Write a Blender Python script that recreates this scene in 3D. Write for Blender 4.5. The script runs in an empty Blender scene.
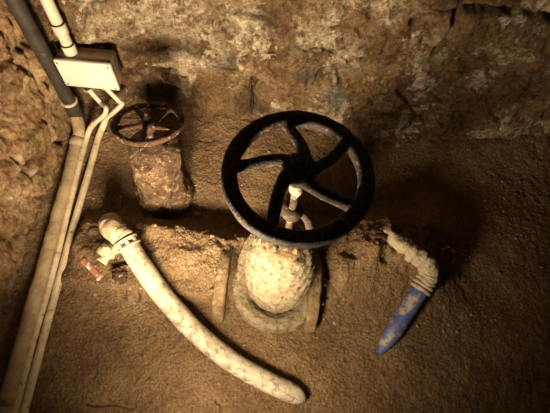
import bpy, bmesh, math, random
from mathutils import Vector, Matrix, noise
random.seed(7)
PI = math.pi
SC = bpy.context.scene
C = SC.collection

# ---------------------------------------------------------------- camera
F, H = 413.0, 2.3
NX, NY = 248.0, 430.0
tilt = math.atan(math.hypot(NX-275, NY-206.5)/F)
roll = math.atan2(275-NX, NY-206.5)
cam_d = bpy.data.cameras.new('camera'); cam = bpy.data.objects.new('camera', cam_d); C.objects.link(cam)
cam_d.sensor_fit = 'HORIZONTAL'; cam_d.sensor_width = 36; cam_d.lens = 36*F/550; cam_d.clip_start = .01
FW = Vector((0, math.sin(tilt), -math.cos(tilt)))
u0 = Vector((0, math.cos(tilt), math.sin(tilt))); r0 = Vector((1, 0, 0))
RT = r0*math.cos(roll)+u0*math.sin(roll)
UP = -r0*math.sin(roll)+u0*math.cos(roll)
M = Matrix((RT, UP, -FW)).transposed().to_4x4(); M.translation = (0, 0, H)
cam.matrix_world = M
SC.camera = cam

# ---------------------------------------------------------------- world, light, exposure
w = bpy.data.worlds.new('world'); SC.world = w; w.use_nodes = True
bg = w.node_tree.nodes['Background']; bg.inputs[0].default_value = (1.0, .72, .45, 1); bg.inputs[1].default_value = .035
SC.view_settings.view_transform = 'Standard'; SC.view_settings.look = 'None'
SC.view_settings.exposure = 0.0; SC.view_settings.gamma = 1; SC.view_settings.use_curve_mapping = False

def spot(name, loc, aim, power, angle, blend, rad, col):
    d = bpy.data.lights.new(name, 'SPOT'); d.energy = power; d.color = col
    d.spot_size = math.radians(angle); d.spot_blend = blend; d.shadow_soft_size = rad
    o = bpy.data.objects.new(name, d); C.objects.link(o); o.location = loc
    o.rotation_euler = (Vector(aim)-Vector(loc)).to_track_quat('-Z', 'Y').to_euler()
    return o
spot('work_lamp', (-.14, -.12, .88), (-.08, .72, .1), 112, 130, 1.0, .10, (1, .77, .48))
spot('wall_fill', (-.48, -.05, .84), (-.58, 1.85, 1.12), 390, 146, 1.0, .14, (1, .78, .50))  # added fill spot, brightens the back and left walls and thins shadows

# ---------------------------------------------------------------- helpers
def P(px, py, z):
    d = FW + RT*((px-275)/F) - UP*((py-206.5)/F)
    return Vector((0, 0, H)) + d*((z-H)/d.z)

def fbm(p, s, o=4, seed=0.0):
    q = Vector(p)*s + Vector((seed, seed*1.7, seed*.3)); a = 1.0; t = 0.0
    for _ in range(o):
        t += a*noise.noise(q); q = q*2.03; a *= .5
    return t

def sm(a, b, x):
    t = max(0.0, min(1.0, (x-a)/(b-a))); return t*t*(3-2*t)

def obj(name, bm, m, parent=None, smooth=True, angle=None):
    me = bpy.data.meshes.new(name)
    bmesh.ops.recalc_face_normals(bm, faces=bm.faces) if parent is not None or angle != 'keep' else None
    bm.to_mesh(me); bm.free()
    if m: me.materials.append(m)
    for p in me.polygons: p.use_smooth = smooth
    o = bpy.data.objects.new(name, me); C.objects.link(o)
    if parent:
        o.parent = parent
        bpy.context.view_layer.update()
        o.matrix_parent_inverse = parent.matrix_world.inverted()
    return o

def tag(o, label=None, cat=None, group=None, kind=None):
    if label: o['label'] = label
    if cat: o['category'] = cat
    if group: o['group'] = group
    if kind: o['kind'] = kind
    return o

def thing(name, label, cat, loc=(0, 0, 0), group=None):
    o = bpy.data.objects.new(name, None); o.empty_display_size = .05; C.objects.link(o); o.location = loc
    bpy.context.view_layer.update()
    return tag(o, label, cat, group)

def catmull(pts, n):
    pts = [Vector(p) for p in pts]; out = []
    ext = [pts[0]*2-pts[1]] + pts + [pts[-1]*2-pts[-2]]
    for i in range(len(pts)-1):
        a, b, c, d = ext[i:i+4]
        for k in range(n):
            t = k/n
            out.append(.5*((2*b)+(c-a)*t+(2*a-5*b+4*c-d)*t*t+(3*b-a-3*c+d)*t**3))
    out.append(pts[-1]); return out

def tube(bm, pts, rad, seg=16, cap=True, nz=0.0, ns=20, closed=False, up=None, flat=1.0, seed=0):
    """rad: number or function(t). flat scales the section along the second axis; nz = noise amplitude."""
    pts = [Vector(p) for p in pts]; n = len(pts)
    tang = []
    for i in range(n):
        if closed: t = pts[(i+1) % n]-pts[i-1]
        else: t = pts[min(i+1, n-1)]-pts[max(i-1, 0)]
        tang.append(t.normalized())
    nrm = Vector(up) if up else tang[0].orthogonal()
    rings = []
    for i in range(n):
        t = tang[i]
        nrm = (Vector(up) if up else nrm); nrm = (nrm - t*nrm.dot(t)).normalized()
        b = t.cross(nrm)
        r = rad(i/(n-1)) if callable(rad) else rad
        ring = []
        for k in range(seg):
            a = 2*PI*k/seg
            off = b*(math.cos(a)*r) + nrm*(math.sin(a)*r*flat)
            p = pts[i]+off
            if nz: p += off.normalized()*nz*fbm(p, ns, 3, seed)
            ring.append(bm.verts.new(p))
        rings.append(ring)
    for i in range(n if closed else n-1):
        A, B = rings[i], rings[(i+1) % n]
        for k in range(seg):
            bm.faces.new((A[k], A[(k+1) % seg], B[(k+1) % seg], B[k]))
    if cap and not closed:
        bm.faces.new(rings[0][::-1]); bm.faces.new(rings[-1])
    return rings

def lathe(bm, prof, seg=48, mat=None, nz=0.0, ns=12, sub=1, seed=0, cx=0, cy=0, sx=1, sy=1):
    """prof = list of (r, z); subdivided by sub; noise pushes outward."""
    pr = []
    for i in range(len(prof)-1):
        for k in range(sub):
            t = k/sub; pr.append((prof[i][0]*(1-t)+prof[i+1][0]*t, prof[i][1]*(1-t)+prof[i+1][1]*t))
    pr.append(prof[-1]); rings = []
    for r, z in pr:
        ring = []
        for k in range(seg):
            a = 2*PI*k/seg; d = Vector((math.cos(a)*sx, math.sin(a)*sy, 0))
            p = Vector((cx, cy, z)) + d*r
            if nz: p += (d*1.0+Vector((0, 0, .5)))*nz*fbm(p, ns, 4, seed)
            if mat: p = mat @ p
            ring.append(bm.verts.new(p))
        rings.append(ring)
    for A, B in zip(rings, rings[1:]):
        for k in range(seg): bm.faces.new((A[k], A[(k+1) % seg], B[(k+1) % seg], B[k]))
    bm.faces.new(rings[0][::-1]); bm.faces.new(rings[-1])

def box(bm, c, s, mat=None, bev=0.0):
    r = bmesh.ops.create_cube(bm, size=1)
    for v in r['verts']:
        v.co = Vector((v.co.x*s[0], v.co.y*s[1], v.co.z*s[2])) + Vector(c)
    if bev:
        es = list({e for v in r['verts'] for e in v.link_edges})
        rr = bmesh.ops.bevel(bm, geom=es, offset=bev, segments=2, affect='EDGES', profile=.5)
        vs = {v for f in rr['faces'] for v in f.verts} | {v for v in r['verts'] if v.is_valid}
    else: vs = r['verts']
    if mat:
        for v in vs: v.co = mat @ v.co

def along(a, b):
    """matrix that maps local z axis (0..len) from a to b"""
    a = Vector(a); b = Vector(b); q = (b-a).to_track_quat('Z', 'Y')
    return Matrix.Translation(a) @ q.to_matrix().to_4x4()

def lump(bm, c, r, sq=(1, 1, 1), nz=.35, ns=None, sub=3, seed=0, rot=None):
    res = bmesh.ops.create_icosphere(bm, subdivisions=sub, radius=1)
    ns = ns or 1.3
    for v in res['verts']:
        d = v.co.normalized(); k = 1+nz*fbm(d, ns, 4, seed)
        p = Vector((d.x*sq[0], d.y*sq[1], d.z*sq[2]))*r*k
        if rot: p = rot @ p
        v.co = p+Vector(c)

# ---------------------------------------------------------------- materials
class G:
    def __init__(s, name, rough=.9, metal=0.0):
        s.m = bpy.data.materials.new(name); s.m.use_nodes = True; s.t = s.m.node_tree
        s.b = s.t.nodes['Principled BSDF']; s.b.inputs['Roughness'].default_value = rough
        s.b.inputs['Metallic'].default_value = metal
        s.b.inputs['Specular IOR Level'].default_value = .25
        s.co = s.t.nodes.new('ShaderNodeNewGeometry').outputs['Position']
    def n(s, typ, **k):
        x = s.t.nodes.new(typ)
        for a, b in k.items(): setattr(x, a, b)
        return x
    def l(s, a, b): s.t.links.new(a, b)
    def noise(s, scale, det=6, rough=.6, dist=0, vec=None):
        x = s.n('ShaderNodeTexNoise'); x.inputs['Scale'].default_value = scale; x.inputs['Detail'].default_value = det
        x.inputs['Roughness'].default_value = rough; x.inputs['Distortion'].default_value = dist
        s.l(vec or s.co, x.inputs['Vector']); return x.outputs[0]
    def vor(s, scale, feat='F1'):
        x = s.n('ShaderNodeTexVoronoi', feature=feat); x.inputs['Scale'].default_value = scale
        s.l(s.co, x.inputs['Vector']); return x.outputs['Distance']
    def ramp(s, f, stops):
        x = s.n('ShaderNodeValToRGB'); cr = x.color_ramp
        while len(cr.elements) < len(stops): cr.elements.new(.5)
        for e, (p, c) in zip(cr.elements, stops):
            e.position = p; e.color = (*c, 1) if not isinstance(c, float) else (c, c, c, 1)
        s.l(f, x.inputs[0]); return x.outputs[0]
    def mix(s, f, a, b, mode='MIX'):
        x = s.n('ShaderNodeMix', data_type='RGBA', blend_type=mode)
        for v, i in ((f, 0), (a, 6), (b, 7)):
            if hasattr(v, 'links'): s.l(v, x.inputs[i])
            elif isinstance(v, (int, float)): x.inputs[i].default_value = v
            else: x.inputs[i].default_value = (*v, 1)
        return x.outputs[2]
    def math(s, op, a, b=0.0):
        x = s.n('ShaderNodeMath', operation=op)
        for v, i in ((a, 0), (b, 1)):
            if hasattr(v, 'links'): s.l(v, x.inputs[i])
            else: x.inputs[i].default_value = v
        return x.outputs[0]
    def blob(s, c, r):
        """soft patch mask round a world point with a noise-broken edge"""
        d = s.n('ShaderNodeVectorMath', operation='DISTANCE'); s.l(s.co, d.inputs[0]); d.inputs[1].default_value = c
        nn = s.math('MULTIPLY', s.noise(7, 4), .5*r*2)
        e = s.math('ADD', d.outputs['Value'], nn)
        m = s.n('ShaderNodeMapRange', interpolation_type='SMOOTHSTEP'); s.l(e, m.inputs[0])
        m.inputs[1].default_value = r*1.55; m.inputs[2].default_value = r*.8; m.inputs[3].default_value = 0; m.inputs[4].default_value = 1
        return m.outputs[0]
    def bump(s, hs, dist=.01, strength=1.0):
        prev = None
        for h, k in hs:
            b = s.n('ShaderNodeBump'); b.inputs['Distance'].default_value = dist*k; b.inputs['Strength'].default_value = strength
            s.l(h, b.inputs['Height'])
            if prev: s.l(prev, b.inputs['Normal'])
            prev = b.outputs[0]
        s.l(prev, s.b.inputs['Normal'])
    def col(s, c):
        if hasattr(c, 'links'): s.l(c, s.b.inputs['Base Color'])
        else: s.b.inputs['Base Color'].default_value = (*c, 1)
        return s

def m_simple(name, c1, c2, scale=12, rough=.7, metal=0, bump=.004, bs=60, lo=.35, hi=.65, spec=.25, c3=None, s3=30, lo3=.55, hi3=.65):
    g = G(name, rough, metal); g.b.inputs['Specular IOR Level'].default_value = spec
    c = g.ramp(g.noise(scale, 8, .65), [(lo, c1), (hi, c2)])
    if c3: c = g.mix(g.ramp(g.noise(s3, 8, .7), [(lo3, 0.0), (hi3, 1.0)]), c, c3)
    g.col(c)
    g.bump([(g.noise(bs, 6, .7), 1)], bump)
    return g.m

def mud_mat():
    g = G('wet_mud', .78); g.b.inputs['Specular IOR Level'].default_value = .35
    a = g.ramp(g.noise(3.2, 8, .65), [(.3, (.22, .127, .060)), (.5, (.35, .215, .108)), (.7, (.50, .34, .18))])
    fine = g.ramp(g.noise(85, 8, .9), [(.40, .10), (.5, .6), (.60, 1.0)])
    c = g.mix(.85, a, fine, 'MULTIPLY')
    grit = g.ramp(g.vor(110), [(.0, 1.0), (.24, 0.0)])
    gm = g.math('MULTIPLY', grit, g.ramp(g.noise(25, 3), [(.5, 0.0), (.62, .55)]))
    c = g.mix(gm, c, (.52, .42, .28))
    g.col(c)
    g.bump([(g.noise(22, 8, .7), 2.2), (g.noise(90, 6, .8), 1.8), (g.vor(60), .6)], .013)
    return g.m

def wall_mat(name, plaster=True):
    g = G(name, .88)
    k = 1.0 if plaster else 1.55
    base = g.ramp(g.noise(4.5, 10, .7, .6), [(p_, tuple(k*q for q in c_)) for p_, c_ in [(.34, (.10, .050, .022)), (.46, (.27, .155, .074)), (.56, (.38, .235, .125)), (.66, (.52, .36, .21))]])
    g2 = g.ramp(g.noise(38, 8, .75), [(.36, .15), (.48, .65), (.62, 1.0)])
    c = g.mix(.8, base, g2, 'MULTIPLY')
    if plaster:
        pm = g.ramp(g.noise(2.8, 14, .74, .3), [(.535, 0.0), (.55, 1.0)])
        for cc, r, k in WALL_PALE:
            pm = g.math('MAXIMUM', pm, g.math('MULTIPLY', g.math('MULTIPLY', g.blob(cc, r), k), g.ramp(g.noise(8, 14, .78), [(.46, 0.0), (.485, 1.0)])))
        pc = g.ramp(g.noise(17, 10, .8), [(.38, (.22, .14, .07)), (.5, (.56, .44, .29)), (.60, (.86, .74, .58))])
        c = g.mix(pm, c, pc)
        ol = g.math('MULTIPLY', g.ramp(g.noise(3.4, 8, .7, 1), [(.50, 0.0), (.62, .8)]), .7)
        c = g.mix(g.math('MULTIPLY', ol, .7), c, (.27, .18, .05))
        bl = g.math('MULTIPLY', g.ramp(g.noise(5.3, 8, .7), [(.60, 0.0), (.68, .6)]), .5)
        c = g.mix(bl, c, (.24, .24, .24))
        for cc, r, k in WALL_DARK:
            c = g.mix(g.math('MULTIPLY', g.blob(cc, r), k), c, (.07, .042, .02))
        for cc, r, k in WALL_BLUE:
            c = g.mix(g.math('MULTIPLY', g.blob(cc, r), k), c, (.10, .105, .10))
        c = g.mix(.6, c, g.ramp(g.noise(70, 8, .85), [(.42, .15), (.53, 1.0)]), 'MULTIPLY')
    else:
        ye = g.ramp(g.noise(6.5, 10, .75, .5), [(.50, 0.0), (.60, .8)])
        c = g.mix(ye, c, g.ramp(g.noise(30, 6, .8), [(.3, (.22, .14, .05)), (.7, (.56, .43, .22))]))
        for cc, r, k in LEFT_PALE:
            c = g.mix(g.math('MULTIPLY', g.blob(cc, r), k), c, (.55, .47, .36))
    cr = None
    for sc_, w_, sd in ((2.4, .006, 1), (6.0, .009, 2)):
        ab = g.math('ABSOLUTE', g.math('SUBTRACT', g.noise(sc_, 9, .62, .8), .5+.01*sd))
        lm = g.ramp(g.math('DIVIDE', ab, w_), [(.25, 1.0), (.9, 0.0)])
        lm = g.math('MULTIPLY', lm, g.ramp(g.noise(2.1*sd, 3), [(.48, 0.0), (.56, 1.0)]))
        cr = lm if cr is None else g.math('MAXIMUM', cr, lm)
    c = g.mix(g.math('MULTIPLY', cr, .85), c, (.025, .015, .008))
    g.col(c)
    g.bump([(g.noise(9, 10, .75, .5), 3.0), (g.noise(50, 8, .8), 2.0), (g.vor(28), .5)], .015)
    return g.m

# ---------------------------------------------------------------- wall planes
A0 = Vector((-1.41, 1.82, 0)); B0 = Vector((2.15, 2.14, 0))
SD = (B0-A0).normalized(); WN = Vector((SD.y, -SD.x, 0))          # into the chamber
def BW(px, py, off=0.0):
    """point on the back wall plane seen at that spot"""
    d = FW + RT*((px-275)/F) - UP*((py-206.5)/F); o = Vector((0, 0, H))
    t = ((A0+WN*off)-o).dot(WN)/d.dot(WN); return o+d*t
def LW(px, py, off=0.0):
    d = FW + RT*((px-275)/F) - UP*((py-206.5)/F); o = Vector((0, 0, H))
    t = (A0.x+off-o.x)/d.x; return o+d*t
WALL_PALE = [(BW(160, 15), .30, 1), (BW(200, 45), .26, 1), (BW(320, 30), .20, 1), (BW(345, 60), .18, .9), (BW(430, 50), .17, .9), (BW(110, 25), .2, .8), (BW(245, 20), .2, .8), (BW(395, 10), .15, .8)]
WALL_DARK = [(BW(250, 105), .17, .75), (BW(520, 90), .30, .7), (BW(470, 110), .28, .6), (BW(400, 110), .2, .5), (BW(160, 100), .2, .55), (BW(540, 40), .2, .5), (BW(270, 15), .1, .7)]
WALL_BLUE = [(BW(335, 95), .14, .7), (BW(225, 60), .10, .5), (BW(310, 75), .10, .5)]
LEFT_PALE = [(LW(22, 163), .06, .9), (LW(35, 175), .05, .8), (LW(12, 285), .08, .6)]

MUD = mud_mat()
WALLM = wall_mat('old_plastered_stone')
LEFTM = wall_mat('rough_stone', False)

# ---------------------------------------------------------------- ground
VB = P(277, 286, .1); VX, VY = VB.x, VB.y            # big valve axis
SB = P(163, 185, .1); SX, SY = SB.x, SB.y            # small valve axis
def ridge(x):
    l = sm(-1.17, -1.06, x); return ((.14+.05*sm(-.95, -.6, x))*l*(1-sm(.85, 1.25, x)))
def ground(x, y, fine=True):
    z = .012*fbm((x, y, 0), 1.6, 3, 3)
    # long mound over the buried main, running left to right behind the valve
    yc = .80+.03*noise.noise(Vector((x*2, 5, 0)))+.24*sm(.25, .6, x)
    front = (.62*sm(.57, .61, y)+.38*sm(.62, .82, y)) if x < -.2 else sm(.50, yc, y)
    back = 1-sm(yc+.10, yc+.30, y)
    rid = ridge(x)*front*back
    lumpy = fbm((x, y, 0), 7, 4, 9)
    z += rid*(1+.22*lumpy)
    # mound where the blue pipe comes out
    d = math.hypot((x-.62)/.24, (y-.93)/.18); z += .11*math.exp(-d*d)*(1+.5*lumpy)
    # trough behind the mound
    z -= .07*math.exp(-((y-yc-.36)/.12)**2)*sm(-1.1, -1.0, x)*(1-sm(.8, 1.3, x))
    # general heap behind, and banks against the walls
    z += .03*sm(1.38, 1.6, y)*(1-sm(0, .4, x))
    dw = (Vector((x, y, 0))-A0).dot(WN)
    z += .03*(1-sm(.0, .25, dw))*(1+.6*lumpy)
    z -= .10*sm(.1, .5, x)*sm(1.15, 1.8, y)
    z += .035*sm(1.1, 1.9, x)
    # collar of mud round both valve bodies
    d = math.hypot(x-VX, y-VY); z -= .06*(1-sm(.24, .36, d))*rid/.19*2
    d = math.hypot(x-SX, y-SY); z += .03*math.exp(-(d/.26)**2)
    if fine:
        rough = .35+.5*sm(.56, .68, y)*(1-sm(1.0, 1.3, y)) if x < .1 else .45
        z += .016*fbm((x, y, 0), 12, 4, 2)*rough + .007*fbm((x, y, 0), 38, 3, 4)
        z += .006*abs(noise.noise(Vector((x*60, y*60, 0))))*rough
    return z
def grid(nx, ny, fn):
    bm = bmesh.new(); vs = []
    for j in range(ny+1):
        vs.append([bm.verts.new(fn(i/nx, j/ny)) for i in range(nx+1)])
    for j in range(ny):
        for i in range(nx):
            bm.faces.new((vs[j][i], vs[j][i+1], vs[j+1][i+1], vs[j+1][i]))
    return bm
def gf(u, v):
    x = -1.75+4.3*u; y = -.75+3.25*v
    return Vector((x, y, ground(x, y)))
tag(obj('floor', grid(430, 325, gf), MUD, angle='keep'), kind='structure')

# ---------------------------------------------------------------- walls
HOL = [(BW(157, 73), .13, .028, .055, .10), (BW(142, 70), .05, .03, .04, 0), (BW(331, 72), .025, .035, .05, 0), (BW(252, 82), .012, .03, .03, 0),
       (BW(505, 14), .24, .018, .06, -.05), (BW(470, 136), .34, .035, .06, .02), (BW(380, 58), .12, .014, .04, .3), (BW(240, 14), .12, .014, .035, 0), (BW(448, 45), .05, .05, .05, 1.6), (BW(385, 104), .14, .014, .04, -.1), (BW(510, 75), .12, .014, .03, .25), (BW(300, 100), .05, .04, .03, 0),
       (BW(470, 70), .16, .010, .02, .2)]
HOL = [((p-A0).dot(SD), p.z, a, b, d, sl) for p, a, b, d, sl in HOL]
CRK = []
for path, wd, dp in (([(415, 24), (440, 12), (480, 15), (515, 17), (552, 22)], .014, .11), ([(458, 16), (452, 38), (432, 62)], .016, .08),
                     ([(222, 10), (262, 14)], .010, .07), ([(372, 106), (440, 98)], .008, .06), ([(395, 88), (420, 110), (450, 118)], .006, .05),
                     ([(335, 142), (382, 147)], .012, .07), ([(252, 88), (252, 112)], .007, .05), ([(128, 70), (155, 72), (186, 80)], .020, .11),
                     ([(320, 78), (333, 68), (340, 82)], .014, .07), ([(470, 128), (552, 92)], .010, .04), ([(205, 62), (235, 66)], .007, .04),
                     ([(285, 44), (330, 52), (352, 66)], .006, .04), ([(480, 60), (530, 48)], .006, .04)):
    q_ = [BW(*p_) for p_ in path]
    for a_, b_ in zip(q_, q_[1:]): CRK.append(((a_-A0).dot(SD), a_.z, (b_-A0).dot(SD), b_.z, wd, dp))
def wall_back(u, v):
    s = -.25+4.3*u; z = -.25+2.3*v
    p = A0+SD*s; q = (s, z, 2.0)
    d = .05*fbm(q, 1.5, 3, 1)+.032*fbm(q, 6, 5, 2)
    # cell-like blocks of stone under the render
    c = noise.voronoi(Vector((s*2.6, z*3.6, 0)))[0]; edge = c[1]-c[0]
    d -= .02*(1-sm(0, .10, edge))*(0.4+.6*sm(.1, .4, fbm(q, 2, 2, 8)+.3))
    d += .011*fbm(q, 24, 3, 6)
    for hs, hz, a, b, dp, sl in HOL:
        x1 = s-hs; z1 = z-hz-sl*x1
        x1 += .02*noise.noise(Vector((s*14, z*14, 3))); z1 += .008*noise.noise(Vector((s*20, z*20, 9)))
        e = (x1/a)**2+(z1/b)**2
        if e < 4: d -= dp*math.exp(-e*e)
    js = s+.03*noise.noise(Vector((s*11, z*11, 3))); jz = z+.022*noise.noise(Vector((s*13, z*13, 9)))
    for ax, az, bx, bz, wd, dp in CRK:
        dx, dz = bx-ax, bz-az; t = max(0, min(1, ((js-ax)*dx+(jz-az)*dz)/(dx*dx+dz*dz)))
        e = math.hypot(js-ax-t*dx, jz-az-t*dz)
        if e < wd*3: d -= dp*math.exp(-(e/wd)**2)
    d += .13*math.exp(-((s-2.05)/.75)**2)*(1-sm(.0, .5, z))       # the wall swells towards its foot
    return p + WN*(d) + Vector((0, 0, z))
tag(obj('wall_back', grid(620, 340, wall_back), WALLM, angle='keep'), kind='structure')
CR = [(LW(0, 215), LW(40, 150)), (LW(30, 300), LW(68, 190)), (LW(20, 20), LW(50, 100)), (LW(0, 120), LW(30, 60))]
def seg_d(y, z, a, b):
    ay, az, by, bz = a.y, a.z, b.y, b.z; dy, dz = by-ay, bz-az
    t = max(0, min(1, ((y-ay)*dy+(z-az)*dz)/(dy*dy+dz*dz))); return math.hypot(y-ay-t*dy, z-az-t*dz)
def wall_left(u, v):
    y = 2.05-2.8*u; z = -.25+2.3*v; q = (7, y, z)
    d = .035*fbm(q, 1.7, 3, 4)+.022*fbm(q, 5.5, 5, 5)+.012*fbm(q, 20, 4, 6)
    c = noise.voronoi(Vector((y*2.6+.3, z*2.8, 4)))[0]; d -= .035*(1-sm(0, .13, c[1]-c[0]))
    for a, b in CR:
        e = seg_d(y+.02*noise.noise(Vector((y*9, z*9, 0))), z, a, b); d -= .03*math.exp(-(e/.014)**2)
    return Vector((A0.x-.01+d-.02*z, y, z))
tag(obj('wall_left', grid(380, 300, wall_left), LEFTM, angle='keep'), kind='structure')
def wall_right(u, v):
    y = -.75+3.1*u; z = -.25+2.3*v; q = (3, y, z)
    return Vector((2.16+.04*fbm(q, 1.8, 3, 4)+.025*fbm(q, 6, 4, 5), y, z))
tag(obj('wall_right', grid(150, 110, wall_right), WALLM, angle='keep'), kind='structure')

# ---------------------------------------------------------------- object materials
IRON = m_simple('black_painted_iron', (.008, .0045, .003), (.018, .010, .006), 14, .6, 0, .006, 60, c3=(.20, .14, .11), s3=60, lo3=.54, hi3=.70, spec=.3)
DUSTY = m_simple('dusty_iron', (.02, .013, .009), (.06, .040, .026), 18, .8, 0, .004, 60, c3=(.3, .22, .14), s3=34, lo3=.56, hi3=.68)
RUST = m_simple('rusty_iron', (.022, .011, .008), (.075, .036, .021), 16, .85, 0, .008, 70, c3=(.42, .30, .18), s3=34, lo3=.56, hi3=.66)
BODYM = m_simple('mud_caked_iron', (.21, .16, .095), (.38, .31, .205), 24, .85, 0, .03, 60, c3=(.13, .09, .05), s3=38, lo3=.54, hi3=.62)
RUSTBODY = m_simple('mud_caked_rust', (.045, .022, .012), (.18, .11, .06), 16, .9, 0, .028, 50, c3=(.34, .24, .14), s3=30, lo3=.54, hi3=.62)
FLANGE = m_simple('muddy_flange', (.10, .065, .035), (.22, .15, .08), 18, .88, 0, .016, 55, c3=(.36, .26, .14), s3=20)
HOSE = m_simple('dirty_white_pipe', (.26, .22, .155), (.46, .42, .34), 9, .55, 0, .006, 60, c3=(.16, .13, .09), s3=34, lo3=.50, hi3=.62, spec=.4)
PALEM = m_simple('mud_crusted_fitting', (.29, .22, .14), (.46, .38, .27), 16, .8, 0, .010, 50, c3=(.20, .13, .07), s3=30, lo3=.56, hi3=.68)
PVC = m_simple('cream_plastic', (.44, .38, .29), (.56, .50, .40), 10, .45, 0, .001, 40, spec=.4, c3=(.34, .25, .15), s3=14, lo3=.6, hi3=.78)
PVCD = m_simple('dusty_plastic_tube', (.40, .31, .20), (.60, .51, .37), 9, .65, 0, .003, 50, c3=(.22, .15, .08), s3=30)
GREYP = m_simple('dark_grey_plastic', (.020, .017, .014), (.046, .036, .027), 8, .6, 0, .002, 50, c3=(.16, .12, .08), s3=22, lo3=.58, hi3=.75)
DUSTP = m_simple('mud_stained_pipe', (.22, .155, .085), (.40, .31, .19), 9, .75, 0, .008, 50, c3=(.20, .19, .19), s3=9, lo3=.60, hi3=.70)
LIDM = m_simple('white_box_plastic', (.52, .47, .39), (.62, .57, .49), 6, .45, 0, .001, 40, spec=.4, c3=(.45, .35, .23), s3=11, lo3=.62, hi3=.8)
BOXM = m_simple('shade_brown_plastic', (.10, .066, .04), (.22, .155, .095), 9, .7, 0, .002, 50)  # dark brown puts the shade on the box top and sides into the colour
BLUE = m_simple('blue_plastic', (.045, .066, .18), (.085, .115, .27), 9, .5, 0, .003, 60, c3=(.30, .25, .20), s3=14, lo3=.50, hi3=.58, spec=.4)
WRAP = m_simple('muddy_tape', (.32, .26, .17), (.55, .47, .33), 22, .85, 0, .014, 70, c3=(.15, .10, .055), s3=26, lo3=.55, hi3=.68)
LEVER = m_simple('rusty_red_lever', (.12, .04, .025), (.24, .10, .065), 18, .75, 0, .004, 70, c3=(.62, .48, .38), s3=22, lo3=.52, hi3=.6)
BLACK = m_simple('black_rubber', (.012, .011, .010), (.03, .026, .022), 20, .7, 0, .001, 60)
WOOD = m_simple('dark_wet_wood', (.03, .018, .01), (.09, .055, .03), 30, .8, 0, .003, 80)
STONE = m_simple('pale_stone', (.19, .125, .07), (.31, .215, .13), 25, .9, 0, .006, 60)

# ---------------------------------------------------------------- large gate valve
def handwheel(parent, c, R, hw, hh, hubr, nsp, ang0, sweep, rise, mat, spoke_r, rot=None, nz=0.0, seed=0):
    """rim with curved spokes and hub; returns the rim part. c = rim centre, rise = height of the hub above the rim"""
    T = Matrix.Translation(c) @ (rot.to_4x4() if rot else Matrix())
    bm = bmesh.new(); N, S = 96, 16
    rings = []
    for i in range(N):
        a = 2*PI*i/N; ring = []
        for k in range(S):
            t = 2*PI*k/S; cc, ss = math.cos(t), math.sin(t)
            x = hw*math.copysign(abs(cc)**.6, cc); z = hh*math.copysign(abs(ss)**.6, ss)
            p = Vector(((R+x)*math.cos(a), (R+x)*math.sin(a), z))
            p += Vector((math.cos(a), math.sin(a), .6))*nz*fbm(p, 26, 3, seed)
            ring.append(bm.verts.new(T @ p))
        rings.append(ring)
    for i in range(N):
        for k in range(S): bm.faces.new((rings[i][k], rings[i][(k+1) % S], rings[(i+1) % N][(k+1) % S], rings[(i+1) % N][k]))
    wheel = obj('hand_wheel', bm, mat, parent)
    for j in range(nsp):
        th = math.radians(ang0[j]) if isinstance(ang0, tuple) else math.radians(ang0)-2*PI*j/nsp
        pts = []; n = 22
        for i in range(n+1):
            s = i/n; r = hubr*.6+(R-hw*.5-hubr*.6)*s
            a = th - math.radians(sweep)*(1-s)**1.25 + math.radians(5)*math.sin(s*PI)
            pts.append(T @ Vector((r*math.cos(a), r*math.sin(a), rise*(1-sm(.1, .95, s)))))
        upv = (T.to_3x3() @ Vector((0, 0, 1)))
        bm = bmesh.new()
        tube(bm, pts, lambda s: spoke_r*(1+.55*max(0, (s-.78)/.22)**2+.35*max(0, (.25-s)/.25)), 14, True, nz*.8, 26, up=upv, flat=.85, seed=seed)
        obj('spoke', bm, mat, wheel)
    bm = bmesh.new()
    lathe(bm, [(hubr*.55, rise-.035), (hubr*.9, rise-.03), (hubr, rise-.012), (hubr, rise+.012), (hubr*.86, rise+.024), (hubr*.5, rise+.026), (hubr*.42, rise+.030)], 32, T, nz*.5, 26, 1, seed)
    obj('hub', bm, mat, wheel)
    bm = bmesh.new()
    lathe(bm, [(hubr*.50, rise+.02), (hubr*.52, rise+.026), (hubr*.52, rise+.045), (hubr*.40, rise+.050), (hubr*.25, rise+.051), (hubr*.24, rise+.066), (hubr*.15, rise+.070)], 6, T)
    obj('nut', bm, mat, wheel, smooth=False)
    return wheel

vt = thing('gate_valve', 'large gate valve with black spoked handwheel on a mud-caked pale pedestal', 'valve', (VX, VY, 0))
ZW = 1.225
handwheel(vt, Vector((VX-.004, VY, ZW)), .213, .0255, .023, .054, 5, (105, 42, -27, -110, 178), 34, .030, IRON, .0195, Matrix.Rotation(math.radians(3), 3, 'X'), .002, 3)
bm = bmesh.new()
lathe(bm, [(.22, -.10), (.236, .0), (.240, .05), (.234, .095), (.215, .115), (.175, .10), (.13, .05)], 96, None, .014, 22, 6, 1, VX, VY, 1, 1)
for v in bm.verts:      # the casting is drawn out towards the back and rises there
    if v.co.y > VY: q = (v.co.y-VY)/.22; v.co.y += .13*q; v.co.z += .16*q if v.co.z > .02 else 0
o = obj('base_flange', bm, BODYM, vt)
bm = bmesh.new()
lathe(bm, [(.140, .04), (.150, .09), (.165, .20), (.170, .32), (.166, .42), (.158, .50), (.146, .57), (.126, .63), (.100, .67), (.070, .695), (.04, .70)], 96, None, .012, 22, 10, 5, VX-.002, VY+.008)
obj('bonnet', bm, BODYM, vt)
bm = bmesh.new()      # small gland flange with bolts
lathe(bm, [(.04, .68), (.082, .69), (.084, .712), (.04, .718)], 36, None, .005, 14, 3, 8, VX, VY)
obj('gland_flange', bm, FLANGE, vt)
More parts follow.
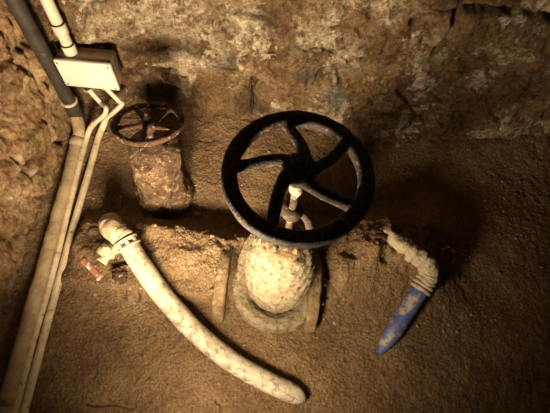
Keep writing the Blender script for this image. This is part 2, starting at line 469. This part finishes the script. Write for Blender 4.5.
for k in range(4):
    a = PI/4+k*PI/2; bm = bmesh.new(); cx, cy = VX+.062*math.cos(a), VY+.062*math.sin(a)
    lathe(bm, [(.012, .705), (.013, .728), (.009, .731), (.007, .731), (.007, .75)], 6, None, 0, 1, 1, 0, cx, cy)
    obj('bolt', bm, FLANGE, vt, smooth=False)
for s in (-1, 1):     # the two arms of the yoke
    bm = bmesh.new()
    pts = catmull([(VX+s*.088, VY, .66), (VX+s*.088, VY, .76), (VX+s*.078, VY, .88), (VX+s*.045, VY, .96), (VX, VY, .985)], 8)
    tube(bm, pts, .017, 12, True, .003, 30, up=(0, 1, 0), flat=.7)
    obj('yoke_arm', bm, DUSTY, vt)
bm = bmesh.new(); lathe(bm, [(.03, .955), (.038, .97), (.038, 1.0), (.028, 1.015)], 24, None, .002, 30, 1, 0, VX, VY)
obj('yoke_bush', bm, DUSTY, vt)
bm = bmesh.new(); lathe(bm, [(.045, .71), (.045, .76), (.036, .77), (.034, .79), (.018, .80)], 24, None, .003, 30, 1, 0, VX, VY)
obj('gland', bm, DUSTY, vt)
bm = bmesh.new(); lathe(bm, [(.014, .68), (.014, 1.23)], 20, None, .0015, 60, 20, 0, VX, VY)
obj('stem', bm, DUSTY, vt)
bm = bmesh.new(); lathe(bm, [(.010, 1.115), (.018, 1.12), (.024, 1.135), (.024, 1.155), (.017, 1.170), (.014, 1.20)], 20, None, .002, 40, 2, 0, VX, VY)
tag(obj('stem_collar', bm, PALEM, vt), 'pale round collar under the hub')
# side flanges of the buried main
for px, name in ((222, 0), (314, 1)):
    c = P(px, 285, .12); bm = bmesh.new()
    MM = Matrix.Translation((c.x, .72, -.01)) @ Matrix.Rotation(PI/2, 4, 'Y')
    lathe(bm, [(.06, -.032), (.225, -.031), (.235, -.024), (.235, .024), (.225, .031), (.06, .032)], 72, MM, .008, 22, 5, name*3)
    obj('side_flange', bm, FLANGE, vt)
    for k in range(3):
        a = PI/2+(k-1)*.55; p = Vector((c.x, .72-.18*math.cos(a), -.01+.18*math.sin(a))); s = -1 if name == 0 else 1
        bm = bmesh.new(); lathe(bm, [(.014, .032), (.014, .046), (.008, .048), (.008, .056)], 6, Matrix.Translation(p) @ Matrix.Rotation(s*PI/2, 4, 'Y'), .001)
        obj('flange_bolt', bm, FLANGE, vt, smooth=False)
for s, x0 in ((-1, P(222, 285, .1).x), (1, P(317, 285, .1).x)):   # pipe stubs joining body and flanges
    bm = bmesh.new(); tube(bm, [Vector((VX, .73, .0)).lerp(Vector((x0+s*.12, .75, -.02)), i/12) for i in range(13)], .13, 32, True, .012, 10)
    obj('pipe_stub', bm, FLANGE, vt)

# ---------------------------------------------------------------- small gate valve
st = thing('gate_valve', 'small rusty gate valve with tilted five-spoke handwheel, behind the left mound near the wall', 'valve', (SX, SY, 0))
rot = Matrix.Rotation(math.radians(-15), 3, 'X') @ Matrix.Rotation(math.radians(-4), 3, 'Y')
tp = P(148, 123, .66)
handwheel(st, tp, .163, .0165, .014, .036, 5, 130, 14, -.012, RUST, .0125, rot, .004, 6)
bm = bmesh.new()
n = 26; rings = []
for i in range(n+1):
    s = i/n; z = -.02+s*.50; c = Vector((SX, SY, 0)).lerp(Vector((tp.x, tp.y, 0)), sm(.2, 1, s)*.55)
    r = .158-.012*sm(.05, .25, s)-.012*sm(.3, .8, s)+.012*sm(.80, .86, s)
    if i == n: r = .05
    ring = []
    for k in range(56):
        a = 2*PI*k/56; p = Vector((c.x+r*math.cos(a), c.y+r*math.sin(a), z)); p += Vector((math.cos(a), math.sin(a), .3))*.022*fbm(p, 11, 4, 12)
        ring.append(bm.verts.new(p))
    rings.append(ring)
for A, B in zip(rings, rings[1:]):
    for k in range(56): bm.faces.new((A[k], A[(k+1) % 56], B[(k+1) % 56], B[k]))
bm.faces.new(rings[0][::-1]); bm.faces.new(rings[-1])
obj('valve_body', bm, RUSTBODY, st)
bm = bmesh.new(); lathe(bm, [(.15, -.05), (.178, .01), (.176, .05), (.15, .075), (.12, .08)], 56, None, .02, 11, 3, 7, SX, SY)
obj('base_flange', bm, RUSTBODY, st)
top = Vector((SX, SY, .46)).lerp(Vector((tp.x, tp.y, .46)), .55)
bm = bmesh.new(); tube(bm, [top, top.lerp(tp, .5), tp], .016, 14, True, .003, 40); obj('stem', bm, RUST, st)
bm = bmesh.new(); MM = along(top, tp); lathe(bm, [(.07, .0), (.072, .03), (.05, .04), (.045, .07), (.02, .075)], 24, MM, .006, 20, 2)
obj('gland', bm, RUST, st)

# ---------------------------------------------------------------- corner pipes, box, conduits
b0 = P(80, 121, .08); top = Vector((b0.x, b0.y, 1.95))
t = thing('drain_pipe', 'dark grey upright pipe in the corner, left of the junction box', 'pipe', (b0.x, b0.y, .1))
bm = bmesh.new(); tube(bm, [Vector((b0.x, b0.y, .22)).lerp(top, i/30) for i in range(31)], .041, 32, True, .0015, 12); obj('pipe', bm, GREYP, t)
bm = bmesh.new(); lathe(bm, [(.038, .10), (.046, .12), (.048, .20), (.048, .25), (.046, .262), (.041, .266)], 36, None, .002, 20, 1, 0, b0.x, b0.y); obj('socket', bm, GREYP, t)
bm = bmesh.new(); lathe(bm, [(.0475, .262), (.051, .264), (.051, .275), (.0475, .277), (.041, .278)], 36, None, 0, 1, 1, 0, b0.x, b0.y); obj('sealing_ring', bm, PVCD, t)

# pipe lying along the foot of the left wall
t = thing('floor_pipe', 'thick mud-stained pipe along the foot of the left wall', 'pipe', P(50, 260, .05))
Q = [Vector((b0.x+.002, b0.y-.005, .16)), P(79, 131, .09), P(76, 146, .05), P(68, 180, .05), P(57, 220, .05), P(42, 275, .05), P(27, 330, .05), P(11, 390, .05), P(-1, 432, .05)]
bm = bmesh.new(); pp = catmull(Q, 10); tube(bm, pp, lambda s: .036+.007*s, 28, True, .004, 10); obj('pipe', bm, DUSTP, t)
for px, py in ((77, 142), (9, 398)):
    a = P(px, py, .05); i = min(range(len(pp)), key=lambda i: (pp[i]-a).length); d = (pp[i+1]-pp[i-1]).normalized()
    bm = bmesh.new(); MM = along(pp[i], pp[i]+d); lathe(bm, [(.034, -.03), (.043, -.028), (.045, 0), (.043, .028), (.034, .03)], 32, MM, .002, 20); obj('coupling', bm, DUSTP, t)

# junction box
yb = 1.66
def at_y(px, py, y):
    d = FW + RT*((px-275)/F) - UP*((py-206.5)/F); return Vector((0, 0, H))+d*(y/d.y)
tl, tr, br, bl = at_y(53, 62, yb), at_y(109, 60, yb), at_y(120, 86, yb), at_y(70, 88, yb)
x0 = (tl.x+bl.x)/2; x1 = (tr.x+br.x)/2; z1 = (tl.z+tr.z)/2; z0 = (bl.z+br.z)/2
print('box', x0, x1, z0, z1)
yaw = math.atan2(SD.y, SD.x)
cb = Vector(((x0+x1)/2, yb, (z0+z1)/2)); x1 -= .012; W = x1-x0; Hh = z1-z0; D = .10
MB = Matrix.Translation(cb) @ Matrix.Rotation(yaw*.4, 4, 'Z')
t = thing('junction_box', 'white-lidded electrical junction box on the back wall beside the grey pipe', 'junction box', cb)
bm = bmesh.new(); box(bm, (0, D/2+.012, 0), (W-.008, D, Hh-.008), MB, .006); obj('enclosure', bm, BOXM, t)
bm = bmesh.new(); box(bm, (0, 0, 0), (W, .026, Hh), MB, .007); lid = obj('lid', bm, LIDM, t)
for sx in (-1, 1):
    for sz in (-1, 1):
        bm = bmesh.new(); lathe(bm, [(.006, 0), (.006, .003), (.003, .0045)], 12, MB @ Matrix.Translation((sx*(W/2-.018), -.0125, sz*(Hh/2-.018))) @ Matrix.Rotation(PI/2, 4, 'X')); obj('screw', bm, BOXM, lid)
# conduit above
ct = at_y(70, 50, yb+.06); ct.z = z1-.01
t = thing('conduit', 'thick cream conduit entering the top of the junction box', 'conduit', ct)
hi = Vector((ct.x-.01, ct.y+.02, 1.95))
bm = bmesh.new(); tube(bm, [ct.lerp(hi, i/12) for i in range(13)], .030, 28, True, .0006, 12); obj('tube', bm, PVC, t)
L = hi.z-ct.z
for f in (.0, .13):
    a = ct.lerp(hi, f/L*1.0); MM = along(a, hi)
    bm = bmesh.new(); lathe(bm, [(.031, 0), (.036, .001), (.036, .062), (.031, .063)], 28, MM); obj('coupling', bm, PVC, t)
    bm = bmesh.new(); lathe(bm, [(.034, .062), (.0375, .063), (.0375, .068), (.031, .069)], 28, MM); tag(obj('joint_ring', bm, BLACK, t), 'black joint ring')
# two slim tubes below the box, then along the floor
lab = ['slim tube below the box, nearer the grey pipe, running beside the floor pipe', 'slim tube leaving the box at its right, outermost of the tubes on the floor']
paths = [
 [at_y(87, 87, yb+.05), at_y(92, 93, yb+.045), at_y(101, 103, yb+.03), P(106, 108, .30), P(104, 115, .25), P(97, 121, .19), P(91, 127, .12), P(87, 137, .06), P(80, 162, .045), P(67, 215, .045), P(51, 280, .045), P(35, 335, .045), P(22, 385, .045), P(9, 435, .045)],
 [at_y(104, 86, yb+.05), at_y(111, 93, yb+.045), at_y(119, 101, yb+.03), P(122, 104, .30), P(115, 111, .25), P(107, 118, .16), P(103, 126, .09), P(98, 139, .05), P(90, 168, .04), P(75, 220, .035), P(59, 280, .035), P(44, 335, .035), P(31, 385, .035), P(18, 435, .035)]]
for k, (pts, lb) in enumerate(zip(paths, lab)):
    t = thing('cable_tube', lb, 'tube', pts[-3])
    pp = catmull(pts, 8); i1 = 8*5+4
    bm = bmesh.new(); tube(bm, pp[:i1+1], .0150, 20, True, .0005, 20); obj('riser', bm, PVC, t)
    bm = bmesh.new(); tube(bm, pp[i1-1:], .0175 if k == 0 else .0205, 20, True, .0015, 14); obj('floor_run', bm, PVCD, t)
    d = (pts[1]-pts[0]).normalized(); bm = bmesh.new(); lathe(bm, [(.015, -.01), (.020, -.008), (.020, .014), (.015, .016)], 24, along(pts[0], pts[1])); obj('grommet', bm, BLACK if k == 0 else PVC, t)

# ---------------------------------------------------------------- big bent white pipe with its fitting
t = thing('water_hose', 'bent off-white plastic pipe lying curved across the mud, left of the large valve', 'pipe', P(200, 330, .05))
HP = [P(128, 244, .26), P(139, 262, .22), P(155, 285, .17), P(176, 311, .13), P(201, 337, .10), P(231, 361, .075), P(264, 380, .06), P(305, 399, .05)]
pp = catmull(HP, 12)
bm = bmesh.new(); tube(bm, pp, lambda s: (.055-.006*s)*math.sqrt(max(.12, 1-(max(0, s-.93)/.073)**2.2)), 36, True, .003, 9); obj('pipe', bm, HOSE, t)
d0 = (HP[1]-HP[0]).normalized()
def ringp(name, off, r, wd, mat, par, label=None, nz=.001):
    bm = bmesh.new(); a = HP[0]+d0*off; lathe(bm, [(r-.012, -wd), (r, -wd*.9), (r+.003, 0), (r, wd*.9), (r-.012, wd)], 36, along(a, a+d0), nz, 20)
    o = obj(name, bm, mat, par); 
    if label: tag(o, label)
    return o
cl = ringp('clamp_collar', .014, .062, .007, PALEM, t); ringp('clamp_collar', -.024, .062, .006, PALEM, t)
for k in range(8):
    a = 2*PI*k/8; m = along(HP[0]-d0*.005, HP[0]+d0) @ Matrix.Rotation(a, 4, 'Z')
    bm = bmesh.new(); box(bm, (.0575, 0, 0), (.008, .018, .036), m, .001); obj('clamp_rib', bm, PALEM, t)
f = thing('pipe_fitting', 'mud-crusted elbow fitting on the upper end of the bent white pipe', 'pipe fitting', P(118, 235, .25))
E1 = [HP[0]-d0*.01, HP[0]-d0*.05, P(119, 235, .275), P(113, 229, .265), P(110, 225, .21), P(112, 223, .02)]
bm = bmesh.new(); tube(bm, catmull(E1, 10), lambda s: .050+.0035*math.sin(s*50)*(1 if s < .4 else .2)+.010*sm(.25, .45, s)-.0*s, 30, True, .008, 22); obj('elbow', bm, PALEM, f)
E2 = [P(124, 243, .25), P(114, 250, .26), P(107, 255, .26), P(101, 262, .255)]
bm = bmesh.new(); tube(bm, catmull(E2, 8), lambda s: .034-.010*s+.006*math.sin(s*14), 24, True, .009, 26); obj('side_outlet', bm, PALEM, f)
bm = bmesh.new(); lump(bm, P(106, 250, .275), .038, (1, .8, .9), .4, 2.0, 3, 3); obj('wing_nut', bm, PALEM, f)
bm = bmesh.new(); a, b = P(82, 259, .27), P(101, 278, .26); d = (b-a)
tube(bm, [a+d*i/10 for i in range(11)], lambda s: .019*(1-.25*math.sin(s*PI)), 12, True, .003, 40, up=(0, 0, 1), flat=.45); tag(obj('lever', bm, LEVER, f), 'rusty red bar with pale ends')
bm = bmesh.new(); tube(bm, [P(102, 260, .255), P(92, 269, .262)], .009, 10, True); obj('spindle', bm, RUST, f)
# stone block and rag under the fitting
bm = bmesh.new(); a = P(131, 290, .12); box(bm, (0, 0, 0), (.062, .11, .06), None, .010)
bmesh.ops.subdivide_edges(bm, edges=bm.edges, cuts=3, use_grid_fill=True)
mm = Matrix.Translation((a.x, a.y, ground(a.x, a.y, False)+.035)) @ Matrix.Rotation(.25, 4, 'Z') @ Matrix.Rotation(.35, 4, 'X')
for v in bm.verts: v.co += v.co.normalized()*.008*fbm(v.co, 30, 3, 2); v.co = mm @ v.co
tag(obj('brick_fragment', bm, FLANGE), 'dull brown broken brick piece stuck in the mud below the pipe fitting', 'brick')
bm = bmesh.new(); a = P(125, 272, .12)
for k in range(5):
    lump(bm, Vector((a.x+random.uniform(-.035, .035), a.y+random.uniform(-.045, .03), ground(a.x, a.y, False)+.02+random.uniform(0, .03))), .032, (1, .8, .7), .7, 2.2, 3, k)
tag(obj('rust_clump', bm, RUST), 'dark red-brown rusty clump between the fitting and the brick piece', 'debris')

# ---------------------------------------------------------------- blue pipe and its wrapped elbow
a, b = P(424, 284, .18), P(384, 346, .02)
t = thing('blue_pipe', 'blue plastic pipe slanting into the mud at the right', 'pipe', b)
n = 30; e = b+(b-a)*.12
bm = bmesh.new(); tube(bm, [a.lerp(e, i/n) for i in range(n+1)], lambda s: .046 if s < .72 else .046*(1-.62*((s-.72)/.28)**1.3), 30, True, .002, 14); obj('pipe', bm, BLUE, t)
f = thing('wrapped_elbow', 'muddy tape-wrapped elbow joining the blue pipe to the mound', 'pipe fitting', P(420, 262, .2))
WP = [P(374, 232, .19), P(388, 236, .25), P(402, 245, .26), P(415, 255, .26), P(426, 264, .25), P(430, 273, .225), P(425, 283, .19)]
bm = bmesh.new(); tube(bm, catmull(WP, 16), lambda s: (.036+.013*sm(0, .55, s))*(1+.08*math.sin(s*58)*(1-.6*s)+.03*math.sin(s*131)), 30, True, .010, 22, seed=4); obj('wrapping', bm, WRAP, f)
dd = (b-a).normalized()
for k in range(3):
    c = a+dd*(k*.026-.020); bm = bmesh.new(); lathe(bm, [(.04, -.013), (.054, -.010), (.060, 0), (.054, .010), (.04, .013)], 36, along(c, c+dd), .004, 26, 2, k); obj('tape_turn', bm, WRAP, f)
# scalloped rusty handwheel
c = P(448, 256, .17); t = thing('tap_handwheel', 'small rusty scalloped tap wheel behind the wrapped elbow', 'tap handle', c)
N = 72; R3 = Matrix.Rotation(.35, 3, 'X') @ Matrix.Rotation(.3, 3, 'Y'); pts = []
for i in range(N):
    a_ = 2*PI*i/N; r = .046+.006*math.cos(a_*8); pts.append(c+R3 @ Vector((r*math.cos(a_), r*math.sin(a_), 0)))
bm = bmesh.new(); tube(bm, pts, .0065, 10, False, .002, 60, closed=True); obj('rim', bm, LEVER, t)
for k in range(4):
    a_ = k*PI/2+.4; bm = bmesh.new(); tube(bm, [c, c+R3 @ Vector((.044*math.cos(a_), .044*math.sin(a_), 0))], .0045, 8); obj('spoke', bm, LEVER, t)
gz = ground(c.x, c.y, False)
bm = bmesh.new(); tube(bm, [c+R3 @ Vector((0, 0, .01)), c, c-R3 @ Vector((0, 0, .06)), Vector((c.x, c.y-.01, gz-.02))], .010, 12); obj('spindle', bm, RUST, t)

# ---------------------------------------------------------------- loose bits
def stick(px0, py0, px1, py1, r, label):
    a, b = P(px0, py0, 0), P(px1, py1, 0); n = 16; pts = []
    for i in range(n+1):
        p = a.lerp(b, i/n); p += (b-a).cross(Vector((0, 0, 1))).normalized()*.006*math.sin(i*.5); p.z = ground(p.x, p.y)+r*1.1; pts.append(p)
    bm = bmesh.new(); tube(bm, pts, lambda s: r*(1-.4*s), 8, True, r*.3, 50); tag(obj('twig', bm, WOOD), label, 'twig')
stick(88, 405, 134, 409, .005, 'dark thin twig lying flat on the mud near the bottom edge')
stick(216, 401, 221, 411, .004, 'short dark twig left of the bent pipe lower end')
# hanging wire with loop on the wall
bm = bmesh.new(); pts = [BW(252, 113, .02), BW(252.5, 104, .02), BW(252, 96, .022), BW(250, 90, .03), BW(249, 84, .035), BW(252, 80, .035), BW(255, 83, .035), BW(253.5, 89, .03)]
tube(bm, catmull(pts, 6), .0045, 8); tag(obj('wire_hook', bm, BLACK), 'black wire with a looped end hanging on the back wall above the handwheel', 'wire')
# rubble stones at the foot of the wall and on the mound
spots = [(378, 238, .045), (366, 244, .03), (340, 238, .03), (388, 247, .03), (95, 232, .025), (180, 232, .025), (168, 206, .025), (197, 214, .02)]
names = ['at the buried start of the wrapped elbow', 'small lump left of the wrapped elbow', 'small lump on the mound right of the pedestal', 'small lump in front of the wrapped elbow start', 'small lump beside the slim tubes on the left mound', 'small lump on the left mound right of the bent pipe', 'tiny stone at the foot of the small valve', 'tiny stone right of the small valve foot']
for k, ((px, py, r), nm) in enumerate(zip(spots, names)):
    p = P(px, py, .1); p = P(px, py, ground(p.x, p.y, False)); bm = bmesh.new()
    lump(bm, (p.x, p.y, ground(p.x, p.y, False)+r*.25), r, (1.25, .95, .7), .45, 1.5, 3, k*3.1)
    tag(obj('stone', bm, MUD if k < 0 else STONE if k > 5 else MUD), ('mud-covered stone ' if 'stone' not in nm and 'lump' not in nm else 'mud-covered ')+nm, 'stone')
# grit and clods, uncountable
bm = bmesh.new()
for k in range(1500):
    x = random.uniform(-1.3, 2.0); y = random.uniform(-.3, 1.72); r = random.choice((.003, .004, .004, .006, .009))*random.uniform(.7, 1.3)
    if y < .55 and r > .007: r = .004
    z = ground(x, y)
    res = bmesh.ops.create_icosphere(bm, subdivisions=1, radius=r)
    s = (random.uniform(.8, 1.4), random.uniform(.8, 1.3), random.uniform(.5, .8))
    for v in res['verts']: v.co = Vector((x+v.co.x*s[0], y+v.co.y*s[1], z+v.co.z*s[2]+r*.2))
tag(obj('grit', bm, STONE, smooth=False), 'fine pale grit and clods strewn over the muddy ground', 'grit', kind='stuff')
